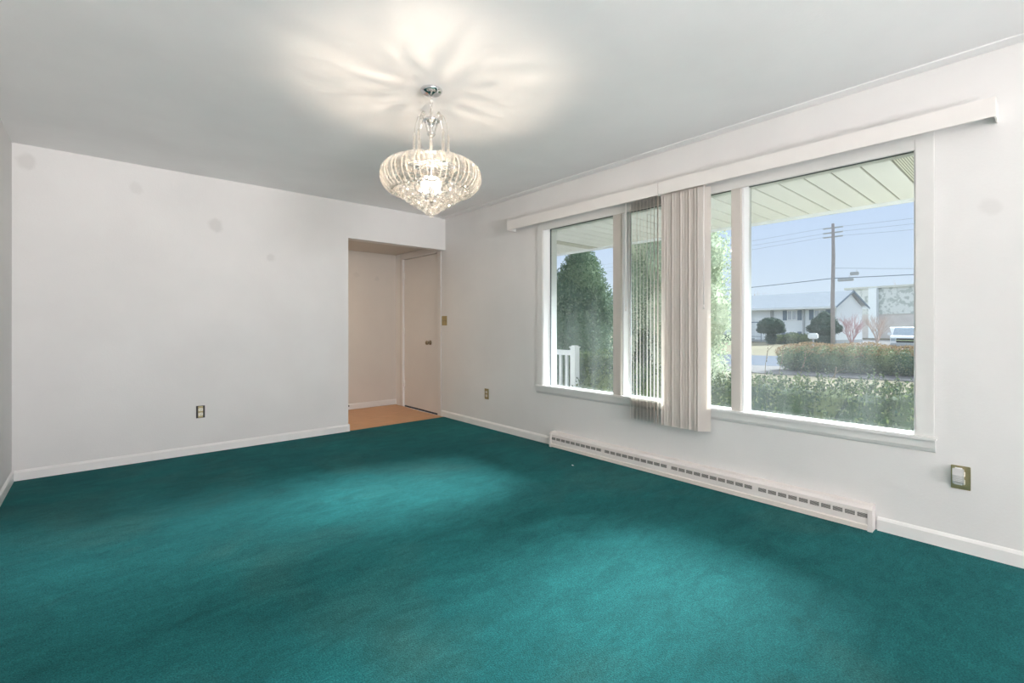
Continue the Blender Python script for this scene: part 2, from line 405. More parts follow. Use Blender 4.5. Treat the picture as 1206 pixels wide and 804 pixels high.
# ------------------------------------------------------------------ picture window
win = struct(empty('window_1', (XR, 0, 0)))
GX = .085                                  # glass plane behind the wall face
b = MB()   # flat casing boards on the wall
b.box(-.014, 0, WY0 - .075, WY0, .548, 2.113, .003).box(-.014, 0, WY1, WY1 + .075, .548, 2.113, .003).box(-.014, 0, WY0, WY1, 2.036, 2.113, .003)
b.build('casing', M['casing'], win)
b = MB()   # reveal lining
b.box(-.002, T, WY0 - .002, WY0 + .006, WZ0, WZ1).box(-.002, T, WY1 - .006, WY1 + .002, WZ0, WZ1).box(-.002, T, WY0 + .006, WY1 - .006, WZ1 - .006, WZ1 + .002).box(-.002, T, WY0 + .006, WY1 - .006, WZ0 - .002, WZ0 + .006)
b.build('window_frame', M['vinyl'], win)
b = MB().box(-.035, .014, WY0 - .085, WY1 + .095, .530, .552, .005)
b.build('window_sill', M['casing'], win)
b = MB().prism([(0, WY0 - .08, WZ0), (-.022, WY0 - .08, WZ0), (-.018, WY0 - .08, WZ0 - .037), (-.010, WY0 - .08, WZ0 - .054), (0, WY0 - .08, WZ0 - .060)], (0, WY1 - WY0 + .165, 0))
b.build('sill_apron', M['casing'], win)
for (a, c, side) in ((1.335, 1.43, 0), (2.294, 2.404, 1)):
    MB().box(-.008, .13, a + .028, c - .004, WZ0, WZ1, .003).build('mullion', M['taupe'], win)
    MB().box(.012, .125, a + .012, a + .028, WZ0, WZ1, .002).build('mullion_track', M['vinyl'], win)
for (a, c) in ((WY0, 1.360), (1.426, 2.305), (2.400, WY1)):
    s_ = .009
    b = MB().box(GX - .012, GX + .02, a, a + s_, WZ0, WZ1, .002).box(GX - .012, GX + .02, c - s_, c, WZ0, WZ1, .002)
    b.box(GX - .012, GX + .02, a + s_, c - s_, WZ0, WZ0 + .008, .001).box(GX - .012, GX + .02, a + s_, c - s_, WZ1 - s_, WZ1, .002)
    sash = b.build('sash', M['vinyl'], win)
    g = .0035
    b = MB().box(GX - .003, GX + .012, a + s_, a + s_ + g, WZ0 + s_, WZ1 - s_).box(GX - .003, GX + .012, c - s_ - g, c - s_, WZ0 + s_, WZ1 - s_)
    b.box(GX - .003, GX + .012, a + s_, c - s_, WZ1 - s_ - g, WZ1 - s_)
    b.build('gasket', M['gasket'], sash)
    MB().box(GX + .003, GX + .007, a + s_, c - s_, WZ0 + .006, WZ1 - s_).build('pane', M['glass'], sash)
# unseen rear window frame, added around the fill light opening
w2 = struct(empty('added_rear_window', (1.35, YR, 0)))
b = MB()
for x in (-1.5, -.03, 1.44): b.box(x, x + .06, -.08, -.02, .4, 2.1, .004)
b.box(-1.5, 1.5, -.08, -.02, .4, .46, .004).box(-1.5, 1.5, -.08, -.02, 2.04, 2.1, .004); b.build('window_frame', M['vinyl'], w2)

# ------------------------------------------------------------------ blind valances and vanes
def valance(y0, y1, label):
    r = thing('blind_valance', label, 'blind valance', (3.10, (y0 + y1) / 2, 2.082), 0, None)
    h = (y1 - y0) / 2
    MB().box(0, .008, -h, h, 0, .092, .002).build('face_board', M['valance'], r)
    for s in (-1, 1):
        MB().box(.008, .12, min(s * h, s * (h - .006)), max(s * h, s * (h - .006)), 0, .092, .001).build('return', M['valance'], r)
    MB().box(.02, .065, -h + .02, h - .02, .045, .085, .003).build('head_rail', M['vinyl'], r)
    return r
valance(.169, 1.909, 'white blind valance box over the right half of the window')
valance(1.914, 3.62, 'white blind valance box over the left half of the window')
def vane_bm(w, h):
    b = MB(); n = 6; vs = []; fs = []
    for t in (0, .0012):
        for i in range(n + 1):
            u = -w / 2 + w * i / n; bow = .0015 * (1 - (2 * i / n - 1) ** 2)
            for z in (0, h): vs.append((u, bow + t, z))
    k = 2 * (n + 1)
    for i in range(n):
        fs.append((2 * i, 2 * i + 2, 2 * i + 3, 2 * i + 1)); fs.append((k + 2 * i, k + 2 * i + 1, k + 2 * i + 3, k + 2 * i + 2))
        fs.append((2 * i, k + 2 * i, k + 2 * i + 2, 2 * i + 2)); fs.append((2 * i + 1, 2 * i + 3, k + 2 * i + 3, k + 2 * i + 1))
    fs.append((0, 1, k + 1, k)); fs.append((2 * n, k + 2 * n, k + 2 * n + 1, 2 * n + 1))
    b.add(vs, fs, False); b.box(-.012, .012, .001, .0045, h, h + .02, .0005); b.box(-.003, .003, .0015, .0035, h + .02, h + .045)
    return b
proto = None
rnd0 = random.Random(9)
GR = 'vertical blind vanes stacked open and edge on'
GL = 'vertical blind vanes stacked closed and overlapping'
def vane(x, y, ang, label, group):
    global proto
    if proto is None:
        proto = vane_bm(.089, 1.695).build('blind_vane', M['vane']); o = proto
    else:
        o = proto.copy(); C.objects.link(o)
    o.location = (x, y, .388); o.rotation_euler = (0, 0, ang)
    tag(o, label, 'blind vane', group); return o
n = 14
for i in range(n):      # right stack: vanes turned to face the room
    y = 1.585 + i * .0215
    lb = 'beige vertical blind vane within the closed overlapping stack beside the right window pane'
    if i == 0: lb = 'pale vertical vane fully facing the room, rightmost of the closed stack'
    if i == n - 1: lb = 'beige vertical vane at the left edge of the closed stack'
    vane(3.155, y, math.atan2(-.80, .60) + (.10 if i == 0 else 0) + .05 * math.sin(i * 2.3) + rnd0.uniform(-.05, .05), lb, GL if 0 < i < n - 1 else None)
m_ = 9
for i in range(m_):     # left stack: seen almost edge on
    y = 1.945 + i * .0305
    lb = 'thin vertical blind vane seen edge on in the open left stack'
    if i == 0: lb = 'brownish vertical vane at the right end of the open left stack'
    if i == m_ - 1: lb = 'thin vertical vane at the left end of the open left stack'
    off = {0: .12, 1: -.04}.get(i, .015 * math.sin(i * 1.9))
    ry = math.atan2(y, 3.155) - .02
    vane(3.155, y, ry + off, lb, GR if 0 < i < m_ - 1 else None)
for (y, lb) in ((1.570, 'slim tilt wand hanging in front of the closed vane stack'), (2.205, 'slim tilt wand hanging left of the open vane stack')):
    b = MB().tube([(0, 0, .88), (0, 0, .845)], .0015, 6).tube([(0, 0, .848), (0, 0, .03)], .0035, 8).tube([(0, 0, .03), (0, 0, 0)], .005, 8)
    tag(b.build('tilt_wand', M['valance'], None, (3.118, y, 1.235)), lb, 'blind wand')

# ------------------------------------------------------------------ baseboard heater
hr = thing('baseboard_heater', 'long white electric baseboard heater under the window', 'heater', (XR, 0, 0))
y0, y1 = .640, 3.075
prof = [(0, 0.02), (-.055, .02), (-.063, .034), (-.063, .116), (-.052, .132), (-.004, .136), (0, .136)]
MB().prism([(p, y0 + .02, q) for p, q in prof], (0, y1 - y0 - .04, 0)).build('body', M['heater'], hr)
MB().prism([(0, y0 + .02, .0), (-.050, y0 + .02, .0), (-.069, y0 + .02, .004), (-.069, y0 + .02, .030), (-.063, y0 + .02, .036), (0, y0 + .02, .036)], (0, y1 - y0 - .04, 0)).build('kick_panel', M['heater_low'], hr)
for (a, c) in ((y0, y0 + .022), (y1 - .022, y1)):
    MB().prism([(0, a, 0), (-.070, a, 0), (-.070, a, .118), (-.056, a, .137), (0, a, .139)], (0, c - a, 0)).build('end_cap', M['heater'], hr)
g0 = [.662, 1.268, 1.874, 2.480]
proto_g = None
for gi, gs in enumerate(g0):
    for k in range(10):
        ys = gs + k * .0578
        if proto_g is None:
            b = MB().box(-.0645, -.062, 0, .047, .070, .093)
            proto_g = b.build('grille_slot', M['grille'], hr, (0, ys, 0))
        else:
            o = proto_g.copy(); C.objects.link(o); o.parent = hr; o.location = (0, ys, 0)
MB().box(-.0645, -.0625, y0 + .022, y1 - .022, .0995, .1015).build('ridge', M['heater_low'], hr)

# ------------------------------------------------------------------ outlets and switches
def duplex(r, fx, ty, tz, m_face, m_slot):
    """receptacle faces on local -X side at depth fx"""
    for dz in (-.020, .020):
        b = MB().box(fx - .004, fx, -.017, .017, tz + dz - .0135, tz + dz + .0135, .003)
        f = b.build('receptacle', m_face, r)
        MB().box(fx - .0045, fx - .003, -.0075, -.0055, tz + dz - .002, tz + dz + .006).box(fx - .0045, fx - .003, .0055, .0075, tz + dz - .002, tz + dz + .006).tube([(fx - .0045, 0, tz + dz - .007), (fx - .003, 0, tz + dz - .007)], .0022, 8).build('slots', m_slot, f)
# back wall outlet, cover plate missing
r = thing('wall_outlet', 'uncovered duplex outlet in its dark box on the back wall', 'outlet', (.675, YB, .365), -PI / 2 + PI)
r.rotation_euler.z = PI / 2
b = MB().box(-.0015, 0, -.033, .033, -.054, .054, .001); b.build('wall_box', M['dark'], r)
b = MB().box(-.006, -.0015, -.018, .018, -.050, .050, .002); b.build('yoke', M['brass'], r)
duplex(r, -.006, 0, 0, M['ivory'], M['dark'])
# right wall, by the hall
r = thing('wall_outlet', 'brass outlet plate with ivory sockets between hall and window', 'outlet', (XR, 4.10, .372))
MB().box(-.005, 0, -.036, .036, -.058, .058, .002).build('cover_plate', M['brass'], r)
duplex(r, -.005, 0, 0, M['ivory'], M['dark'])
# right wall, near: brass plate and plug-in night light
r = thing('wall_outlet', 'brass outlet plate right of the window with plug-in light', 'outlet', (XR, .298, .367))
MB().box(-.005, 0, -.036, .036, -.058, .058, .002).build('cover_plate', M['brass'], r)
duplex(r, -.005, 0, 0, M['ivory'], M['dark'])
frost = mat('frosted_plastic', (.86, .86, .84), .25, trans=.35, vary=.01)
r = thing('plug_in_light', 'clear white plug-in night light in the brass outlet', 'night light', (XR - .0098, .304, .366))
MB().box(-.022, 0, -.019, .019, .008, .052, .006).build('plug_body', M['vinyl'], r)
b = MB(); pr = [(-.024, .040), (-.036, .052), (-.040, .020), (-.036, -.012), (-.026, -.026), (-.012, -.030), (-.006, -.024), (-.008, .006)]
b.prism([(x, -.020, z) for x, z in pr], (0, .040, 0)); b.build('shade', frost, r)
b = MB()
for k in range(5): b.box(-.041 + .0005 * k, -.038, -.016, .016, .012 - k * .007, .0135 - k * .007)
b.box(-.034, -.028, -.014, .014, -.0275, -.0225); b.build('lens_ribs', mat('grey_ribs', (.55, .56, .55), .3), r)
# two-gang brass switch plate
r = thing('switch_plate', 'brass light switch plate beside the hall opening', 'light switch', (XR, 4.945, 1.185))
MB().box(-.005, 0, -.056, .056, -.058, .058, .002).build('cover_plate', M['brass'], r)
for dy in (-.023, .023):
    MB().box(-.014, -.004, dy - .005, dy + .005, -.004, .012, .002).build('toggle', M['bronze'], r)

# lint on the carpet
for (x, y, s, lb) in ((1.27 * .785, 1.17 * .75, .005, 'tiny white lint speck on the carpet nearest the camera'), (1.085, .745, .004, 'tiny white lint speck on the open carpet, right of the nearest'), (2.86, 2.53, .007, 'tiny white lint speck on the carpet near the heater')):
    tag(MB().sphere((0, 0, 0), s, (1, 1.6, .5), 8, 6).build('lint_speck', M['vinyl'], None, (x, y, s * .45)), lb, 'lint')

# ------------------------------------------------------------------ chandelier
CH = (1.404, 2.291); BULB = 3.1
ch = thing('chandelier', 'lit crystal chandelier with curved glass petals hanging from the ceiling', 'chandelier', (CH[0], CH[1], ZC))
Z = lambda z: z - ZC
MB().lathe([(.060, 0), (.062, -.006), (.056, -.016), (.040, -.024), (.026, -.026), (.012, -.030), (.006, -.034)], n=32).build('canopy', M['chrome'], ch)
b = MB()
zt = -.034
for i in range(6):
    pts = []
    for k in range(11):
        a = 2 * PI * k / 10; u = .008 * math.cos(a); w = .015 * math.sin(a)
        p = (u, 0, zt - .015 - i * .0235 + w) if i % 2 else (0, u, zt - .015 - i * .0235 + w)
        pts.append(p)
    b.tube(pts, .0016, 6, cap=False)
b.build('chain', M['crystal_wire'], ch)
MB().lathe([(.006, Z(2.285)), (.045, Z(2.274)), (.049, Z(2.264)), (.036, Z(2.256)), (.012, Z(2.25)), (.009, Z(2.21)), (.022, Z(2.20)), (.022, Z(2.19)), (.008, Z(2.175))], n=24).build('crown_plate', M['chrome'], ch)
MB().tube([(0, 0, Z(2.25)), (0, 0, Z(1.84))], .006, 10).build('stem', M['chrome'], ch)
for k in range(8):     # scrolled wire arms with hanging crystal strings
    a = 2 * PI * k / 8 + .2; ca, sa = math.cos(a), math.sin(a)
    pts = [(rr * ca, rr * sa, Z(zz)) for rr, zz in [(.022, 2.205), (.035, 2.25), (.048, 2.292), (.062, 2.302), (.074, 2.285), (.086, 2.25), (.092, 2.215), (.094, 2.19)]]
    MB().tube(pts, .002, 6).build('arm', M['crystal_wire'], ch)
    b = MB(); q = random.Random(k)
    for j in range(7):
        b.sphere((.094 * ca, .094 * sa, Z(2.182 - j * .0165)),   .0088, (1, 1, 1.2), 7, 5)
    b.sphere((.094 * ca, .094 * sa, Z(2.060)), .011, (1, 1, 1.5), 7, 5)
    b.build('crystal_string', M['string'], ch)
    MB().sphere((.055 * ca, .055 * sa, Z(2.288)), .012, (1, 1, 1.2), 7, 5).build('crystal_drop', M['ball'], ch)
# rims that carry the petals
def ring(b, r, z, t=.004, n=48):
    b.tube([(r * math.cos(2 * PI * k / n), r * math.sin(2 * PI * k / n), z) for k in range(n + 1)], t, 8, cap=False)
b = MB(); ring(b, .160, Z(1.995)); ring(b, .205, Z(1.872)); ring(b, .10, Z(1.985), .003)
for k in range(6):
    a = 2 * PI * k / 6; b.tube([(.006 * math.cos(a), .006 * math.sin(a), Z(1.985)), (.10 * math.cos(a), .10 * math.sin(a), Z(1.985)), (.160 * math.cos(a), .160 * math.sin(a), Z(1.995))], .003, 6)
    b.tube([(.006 * math.cos(a), .006 * math.sin(a), Z(1.855)), (.205 * math.cos(a), .205 * math.sin(a), Z(1.872))], .003, 6)
b.build('ring_frame', M['chrome'], ch)
def petal_mesh():
    path = [(.138, 1.998), (.146, 2.026), (.170, 2.034), (.206, 2.028), (.242, 2.010), (.267, 1.984), (.276, 1.950), (.269, 1.915), (.249, 1.886), (.222, 1.866), (.202, 1.874)]
    # smooth the path
    P = [Vector((r, 0, Z(z))) for r, z in path]
    fine = []
    for i in range(len(P) - 1):
        p0 = P[max(i - 1, 0)]; p1 = P[i]; p2 = P[i + 1]; p3 = P[min(i + 2, len(P) - 1)]
        for k in range(3):
            t = k / 3; fine.append(.5 * ((2 * p1) + (p2 - p0) * t + (2 * p0 - 5 * p1 + 4 * p2 - p3) * t * t + (3 * p1 - p0 - 3 * p2 + p3) * t ** 3))
    fine.append(P[-1])
    sec = [(-1, .0), (-.93, .5), (-.78, .62), (-.6, .3), (-.3, .16), (0, .12), (.3, .16), (.6, .3), (.78, .62), (.93, .5), (1, 0), (.85, -.3), (.4, -.36), (0, -.38), (-.4, -.36), (-.85, -.3)]
    vs = []; n = len(sec)
    for i, p in enumerate(fine):
        t = (fine[min(i + 1, len(fine) - 1)] - fine[max(i - 1, 0)]).normalized(); nor = Vector((t.z, 0, -t.x))
        if nor.x < 0 and i < 0: nor = -nor
        e = i / (len(fine) - 1); hw = .0255 * (.42 + .58 * math.sin(PI * min(1, e * 1.1)) ** .8) ; th = .010
        if i in (0, len(fine) - 1): hw *= .5; th *= .6
        for (u, w) in sec:
            q = p + Vector((0, 1, 0)) * u * hw + (-nor) * w * th; vs.append(q)
    fs = []
    for i in range(len(fine) - 1):
        for k in range(n):
            k2 = (k + 1) % n; fs.append((i * n + k, i * n + k2, (i + 1) * n + k2, (i + 1) * n + k))
    fs.append(tuple(range(n))[::-1]); fs.append(tuple((len(fine) - 1) * n + k for k in range(n)))
    rims = MB()
    for sd in (-1, 1):
        pts = []; rad = []
        for i, p in enumerate(fine):
            e = i / (len(fine) - 1); hw = .0255 * (.42 + .58 * abs(math.sin(PI * min(1, e * 1.1))) ** .8) * (.5 if i in (0, len(fine) - 1) else 1)
            pts.append(p + Vector((0, sd * hw * .93, 0))); rad.append(.0034)
        rims.tube(pts, rad, 6)
    b = MB(); b.add(vs, fs, True); return b, rims
pm_, rm_ = petal_mesh()
pp = pm_.build('petal', M['petal'], ch)
rp = rm_.build('petal_rim', M['rim'], pp)
NP = 25
for k in range(1, NP):
    o = pp.copy(); C.objects.link(o); o.parent = ch; o.rotation_euler.z = 2 * PI * k / NP
    o2 = rp.copy(); C.objects.link(o2); o2.parent = o
bp = MB().sphere((0, 0, 0), .0185, None, 8, 6).build('crystal_ball', M['ball'], ch, (0, 0, Z(1.742)))
for mp_ in bp.data.polygons: mp_.use_smooth = False
for (rr, zz, cnt) in ((.196, 1.872, 24), (.164, 1.850, 21), (.131, 1.828, 17), (.098, 1.807, 13), (.065, 1.786, 9), (.032, 1.765, 5)):
    for k in range(cnt):
        a = 2 * PI * (k + .5 * (cnt % 2)) / cnt
        o = bp.copy(); C.objects.link(o); o.parent = ch; o.location = (rr * math.cos(a), rr * math.sin(a), Z(zz)); o.rotation_euler = (0, 0, a)
q = random.Random(12); star = []
for k in range(34):
    a = 2 * PI * k / 34; rr = (q.uniform(.080, .115) if k % 2 else q.uniform(.030, .060))
    star.append((rr * math.cos(a), rr * math.sin(a), Z(2.026)))
MB().prism(star, (0, 0, -.004)).build('streak_star', M['streak_glass'], ch)  # added star, cut to throw streaks and soften the ceiling hot spot
for k in range(5):
    a = 2 * PI * k / 5 + .3; x, y = .045 * math.cos(a), .045 * math.sin(a)
    MB().lathe([(.011, Z(1.850)), (.013, Z(1.885))], (x, y, 0), 12).build('bulb_socket', M['vinyl'], ch)
    MB().lathe([(.009, Z(1.886)), (.015, Z(1.900)), (.015, Z(1.915)), (.008, Z(1.930)), (.002, Z(1.938))], (x, y, 0), 12).build('light_bulb', M['bulb'], ch)
    l = bpy.data.lights.new('chandelier_bulb', 'POINT'); l.energy = BULB; l.color = (1, .83, .67); l.shadow_soft_size = .007
    o = bpy.data.objects.new('chandelier_bulb', l); C.objects.link(o); o.parent = ch; o.location = (x * .6, y * .6, Z(1.944))

# ================================================================== OUTSIDE
GZ = -.6
def quadplane(name, pts, z, m, kind='structure', label=None):
    b = MB(); b.prism([(x, y, z - .05) for x, y in pts], (0, 0, .05)); return tag(b.build(name, m), label, None, None, kind)
M['lawn'] = mat('winter_lawn', (.175, .158, .115), .95, spec=.0, vary=.14, scale=2.2, bump=.5, bscale=60)
M['road'] = mat('asphalt', (.095, .107, .132), .9, spec=.0, vary=.06, scale=3)
M['drive'] = mat('concrete_drive', (.15, .143, .142), .9, spec=.0, vary=.06, scale=2)
D10 = Vector((math.sin(math.radians(-12)), math.cos(math.radians(-12)), 0)); N10 = Vector((D10.y, -D10.x, 0))
quadplane('ground_lawn', [(3.4, -60), (140, -60), (140, 140), (3.4, 140)], GZ, M['lawn'])
def strip(name, d0, d1, s0, s1, z, m):
    P = [N10 * d + D10 * s for d, s in ((d0, s0), (d1, s0), (d1, s1), (d0, s1))]
    return quadplane(name, [(p.x, p.y) for p in P], z, m)
strip('ground_street', 22.9, 30.6, -60, 110, GZ + .02, M['road'])
strip('ground_sidewalk', 19.1, 22.7, -60, 110, GZ + .03, M['drive'])
strip('ground_driveway', 30.6, 75, -5.4, .8, GZ + .03, M['drive'])
# porch slab and roof soffit
struct(MB().box(XR + T, 5.5, 3.6, 8.0, GZ, -.12, .01).build('porch_slab', M['drive']))
SZ = 2.25; SX = 5.42
b = MB()
ys = -1.0
b.box(XR + T, SX, -5, 9.5, SZ + .006, SZ + .03); struct(b.build('soffit_backing', mat('soffit_groove', (.36, .35, .30), .8)))
b = MB()
y = .719
k = 0
yy = .719 - .1795 * 30
while yy < 9.3:
    if not (abs(yy - (.719 - .1795)) < .01 or abs(yy - (.719 + .1795 * 20)) < .01):
        b.box(XR + T, SX, yy + .007, yy + .1725, SZ - .002, SZ + .012, .002)
    yy += .1795
struct(b.build('soffit_panels', M['soffit']))
struct(MB().box(XR + T, SX, .5395 + .004, .719 - .004, SZ - .002, SZ + .012).box(XR + T, SX, 4.309 + .004, 4.4885 - .004, SZ - .002, SZ + .012).build('soffit_vent', M['soffit_vent']))
struct(MB().box(SX, SX + .03, -5, 9.5, SZ - .03, SZ + .17, .003).box(SX + .03, SX + .13, -5, 9.5, SZ + .06, SZ + .17, .01).build('fascia', M['vinyl']))
b = MB().prism([(XR - .2, -5, ZC + .14), (SX + .12, -5, SZ + .18), (SX + .12, -5, SZ + .21), (-1, -5, 3.6), (-1, -5, 3.4)], (0, 14.5, 0))
struct(b.build('roof', mat('roof_shingle', (.20, .19, .18), .9, spec=.0)))

# porch railing
rl = thing('porch_railing', 'white porch railing with square balusters seen through the left pane', 'railing', (5.35, 4.69, -.12))
MB().box(-.05, .05, -.05, .05, 0, .915, .003).box(-.062, .062, -.062, .062, .915, .935, .004).box(-.045, .045, -.045, .045, .935, .95, .01).build('post', M['vinyl'], rl)
MB().box(-.05, .05, 3.1, 3.2, 0, .915, .003).box(-.062, .062, 3.09, 3.21, .915, .935, .004).build('post', M['vinyl'], rl)
MB().box(-.045, .045, .05, 3.1, .835, .875, .006).box(-.02, .02, .05, 3.1, .80, .835).build('top_rail', M['vinyl'], rl)
MB().box(-.025, .025, .05, 3.1, .08, .12, .004).build('bottom_rail', M['vinyl'], rl)
y = .14
while y < 3.05:
    MB().box(-.019, .019, y, y + .038, .12, .80, .002).build('baluster', M['vinyl'], rl); y += .125

# ---------------------------------------------------------------- foliage
def leaves(blobs, n, size, seed, shell=(.80, 1.06), core=.86, aspect=2.2, up=0.0, cull=None):
    """blobs (cx,cy,cz,rx,ry,rz): leaf quads scattered on the blobs' shells, over dark inner lumps"""
    rg = np.random.default_rng(seed); B = np.array(blobs, float)
    ar = (B[:, 3] * B[:, 4] + B[:, 4] * B[:, 5] + B[:, 3] * B[:, 5]); w = ar / ar.sum()
    idx = rg.choice(len(B), n, p=w); d = rg.normal(size=(n, 3)); d /= np.linalg.norm(d, axis=1)[:, None]
    rad = rg.uniform(shell[0], shell[1], n)[:, None]
    P = B[idx, :3] + d * B[idx, 3:6] * rad
    keep = np.ones(n, bool)
    for bb in B:
        q = (P - bb[:3]) / bb[3:6]; keep &= (np.linalg.norm(q, axis=1) > shell[0] - .02)
    if cull is not None: keep &= cull(P)
    P = P[keep]; d = d[keep]; n = len(P)
    u = rg.normal(size=(n, 3)) + d * .6 + np.array([0, 0, up]); u /= np.linalg.norm(u, axis=1)[:, None]
    v = np.cross(u, rg.normal(size=(n, 3))); v /= np.linalg.norm(v, axis=1)[:, None]
    s = size * rg.uniform(.6, 1.35, n)[:, None]
    a = u * s; c = v * s / aspect
    Q = np.stack([P, P + a * .5 + c * .5, P + a, P + a * .5 - c * .5], 1).reshape(-1, 3)
    F = np.arange(4 * n).reshape(-1, 4)
    b = MB(); b.add(Q.tolist(), F.tolist())
    if core:
        for bb in B: b.sphere(bb[:3].tolist(), 1, tuple((bb[3:6] * core).tolist()), 10, 7)
    return b
def raw_build(b, name, m, parent=None):
    me = bpy.data.meshes.new(name); me.from_pydata(b.v, [], b.f); me.update(); me.materials.append(m)
    o = bpy.data.objects.new(name, me); C.objects.link(o)
    if parent is not None: o.parent = parent
    return o
M['yew'] = leafmat('yew_leaf', (.022, .052, .030), (.15, .19, .075))
M['pine'] = leafmat('evergreen_leaf', (.06, .11, .075), (.20, .27, .17))
M['arbor'] = leafmat('arborvitae_leaf', (.26, .33, .24), (.60, .64, .48), trans=.2)  # leaf tones paled, haze painted into the colour
M['darkshrub'] = leafmat('dark_shrub_leaf', (.03, .06, .035), (.16, .19, .08))
M['hedge_far'] = leafmat('far_hedge_leaf', (.07, .13, .07), (.26, .30, .14))
M['hedge_rust'] = leafmat('rusty_hedge_leaf', (.20, .13, .07), (.42, .30, .17))
M['dome'] = leafmat('clipped_dome_leaf', (.05, .08, .07), (.13, .17, .13))
M['twig'] = mat('bare_twig', (.50, .42, .38), .9, spec=.0)
M['bark'] = mat('bark', (.20, .15, .11), .9)
rnd = random.Random(5)

# clipped yew hedge right under the window
hd = thing('foundation_hedge', 'low green clipped hedge with loose sprigs right outside the window', 'hedge', (0, 0, GZ))
hb = []
y = -1.2
while y < 3.9:
    top = .63 + .04 * math.sin(y * 2.1) + (.02 if y > 1.6 else 0) + rnd.uniform(-.03, .03)
    hb.append((4.72 + rnd.uniform(-.06, .06), y, (top - GZ) * .5, .52, .42, (top - GZ) * .5)); y += .27
raw_build(leaves(hb, 75000, .032, 11, shell=(.86, 1.05), core=.9, up=.5), 'foliage', M['yew'], hd)
b = MB()
lv = []
for k in range(330):      # upright sprigs
    y = rnd.uniform(-.6, 3.6); x = rnd.uniform(4.35, 5.05); h = rnd.uniform(.04, .15) + (.07 if k % 9 == 0 else 0)
    z0 = 1.14 + .04 * math.sin(y * 2.1); tx, ty = rnd.uniform(-.05, .05), rnd.uniform(-.05, .05)
    b.tube([(x, y, z0 - .08), (x + tx * .5, y + ty * .5, z0 + h * .5), (x + tx, y + ty, z0 + h)], [.0018, .0015, .001], 4)
    for j in range(26):
        t = rnd.random(); p = Vector((x + tx * t, y + ty * t, z0 + h * t)); a = rnd.uniform(0, 2 * PI)
        u = Vector((math.cos(a), math.sin(a), .7)).normalized() * .026; w = Vector((-math.sin(a), math.cos(a), 0)) * .006
        lv.append((p, p + u * .5 + w, p + u, p + u * .5 - w))
b2 = MB()
for q in lv: b2.add(q, [(0, 1, 2, 3)])
raw_build(b2, 'sprig_leaves', M['yew'], hd)['kind'] = 'stuff'
raw_build(b, 'sprig_stems', M['yew'], hd)['kind'] = 'stuff'
# dry flower stalks standing out of the hedge
for k, (x, y, hh) in enumerate([(5.3, 2.02, .42), (5.28, 1.90, .40), (5.3, 1.74, .36), (5.25, 1.50, .22)]):
    b = MB(); pts = [(0, 0, 0), (.01, .0, .8), (.02, -.02 - .03 * k, 1.1 + hh * .5), (.025, -.04 - .04 * k, 1.1 + hh * .85), (.03, -.10 - .04 * k, 1.1 + hh)]
    b.tube(pts, [.005, .004, .003, .003, .002], 5)
    for j in range(6):
        t = j / 5; b.sphere((.025 + .01 * t, -.03 - .035 * k - .012 * t, 1.1 + hh * (.6 + .4 * t)), .006, (1, 1, 1.8), 6, 4)
    tag(b.build('dry_stalk', M['bark'], None, (x, y, GZ)), 'dry brown plant stalk rising behind the hedge in the right pane', 'plant', 'dry stalks rising behind the hedge')

# arborvitae by the window, behind the vane stacks
def tree(name, label, cat, x, y, blobs, n, size, m, trunk=None, seed=1, group=None, **kw):
    r = thing(name, label, cat, (x, y, GZ), 0, group)
    raw_build(leaves(blobs, n, size, seed, **kw), 'foliage', m, r)
    if trunk:
        t0, t1 = trunk; MB().tube([(0, 0, 0), (.02, .01, t1 * .5), (0, 0, t1)], [t0, t0 * .85, t0 * .5], 8).build('trunk', M['bark'], r)
    return r
tree('arborvitae', 'tall pale green arborvitae just outside the middle pane', 'tree', 7.0, 3.80,
     [(0, .1, .9, .68, .72, .95), (.02, .05, 1.9, .70, .76, .80), (0, .08, 2.75, .66, .72, .75), (-.02, .1, 3.55, .60, .66, .75), (0, .25, 4.2, .40, .45, .7), (.1, .62, 1.0, .6, .62, 1.0), (.1, .66, 2.2, .6, .66, 1.0), (.1, .60, 3.3, .55, .6, .9)], 48000, .045, M['arbor'], (.07, 2), 3, up=.6)
tree('dark_shrub', 'small dark shrub below the pale arborvitae', 'shrub', 6.0, 3.95,
     [(0, 0, .5, .16, .16, .5), (.02, .02, 1.0, .15, .15, .45), (0, 0, 1.35, .09, .09, .30)], 5000, .04, M['darkshrub'], (.02, .5), 4, up=.8)
# big evergreen through the left pane: base at about 15 m
tree('evergreen_tree', 'big dark evergreen tree filling the left window pane', 'tree', 10.3, 8.95,
     [(0, 0, 1.3, 1.15, 1.15, 1.35), (-.2, .9, 1.2, .8, .9, 1.15), (.05, .15, 2.3, .95, .95, 1.1), (-.05, .75, 2.05, .6, .62, .75), (.1, -.1, 3.0, .62, .62, .75), (.1, -.05, 3.45, .45, .42, .55), (.35, -.4, 2.1, .6, .6, .8)],
     42000, .075, M['pine'], (.14, 2.5), 7, up=.3, shell=(.78, 1.12))
tree('round_shrub', 'dark green rounded shrub right of the porch railing post', 'shrub', 8.75, 6.75,
     [(0, 0, .55, .60, .72, .62), (.3, -.55, .55, .55, .55, .60), (-.2, .5, .5, .5, .5, .60)], 26000, .035, M['yew'], None, 8, up=.4)

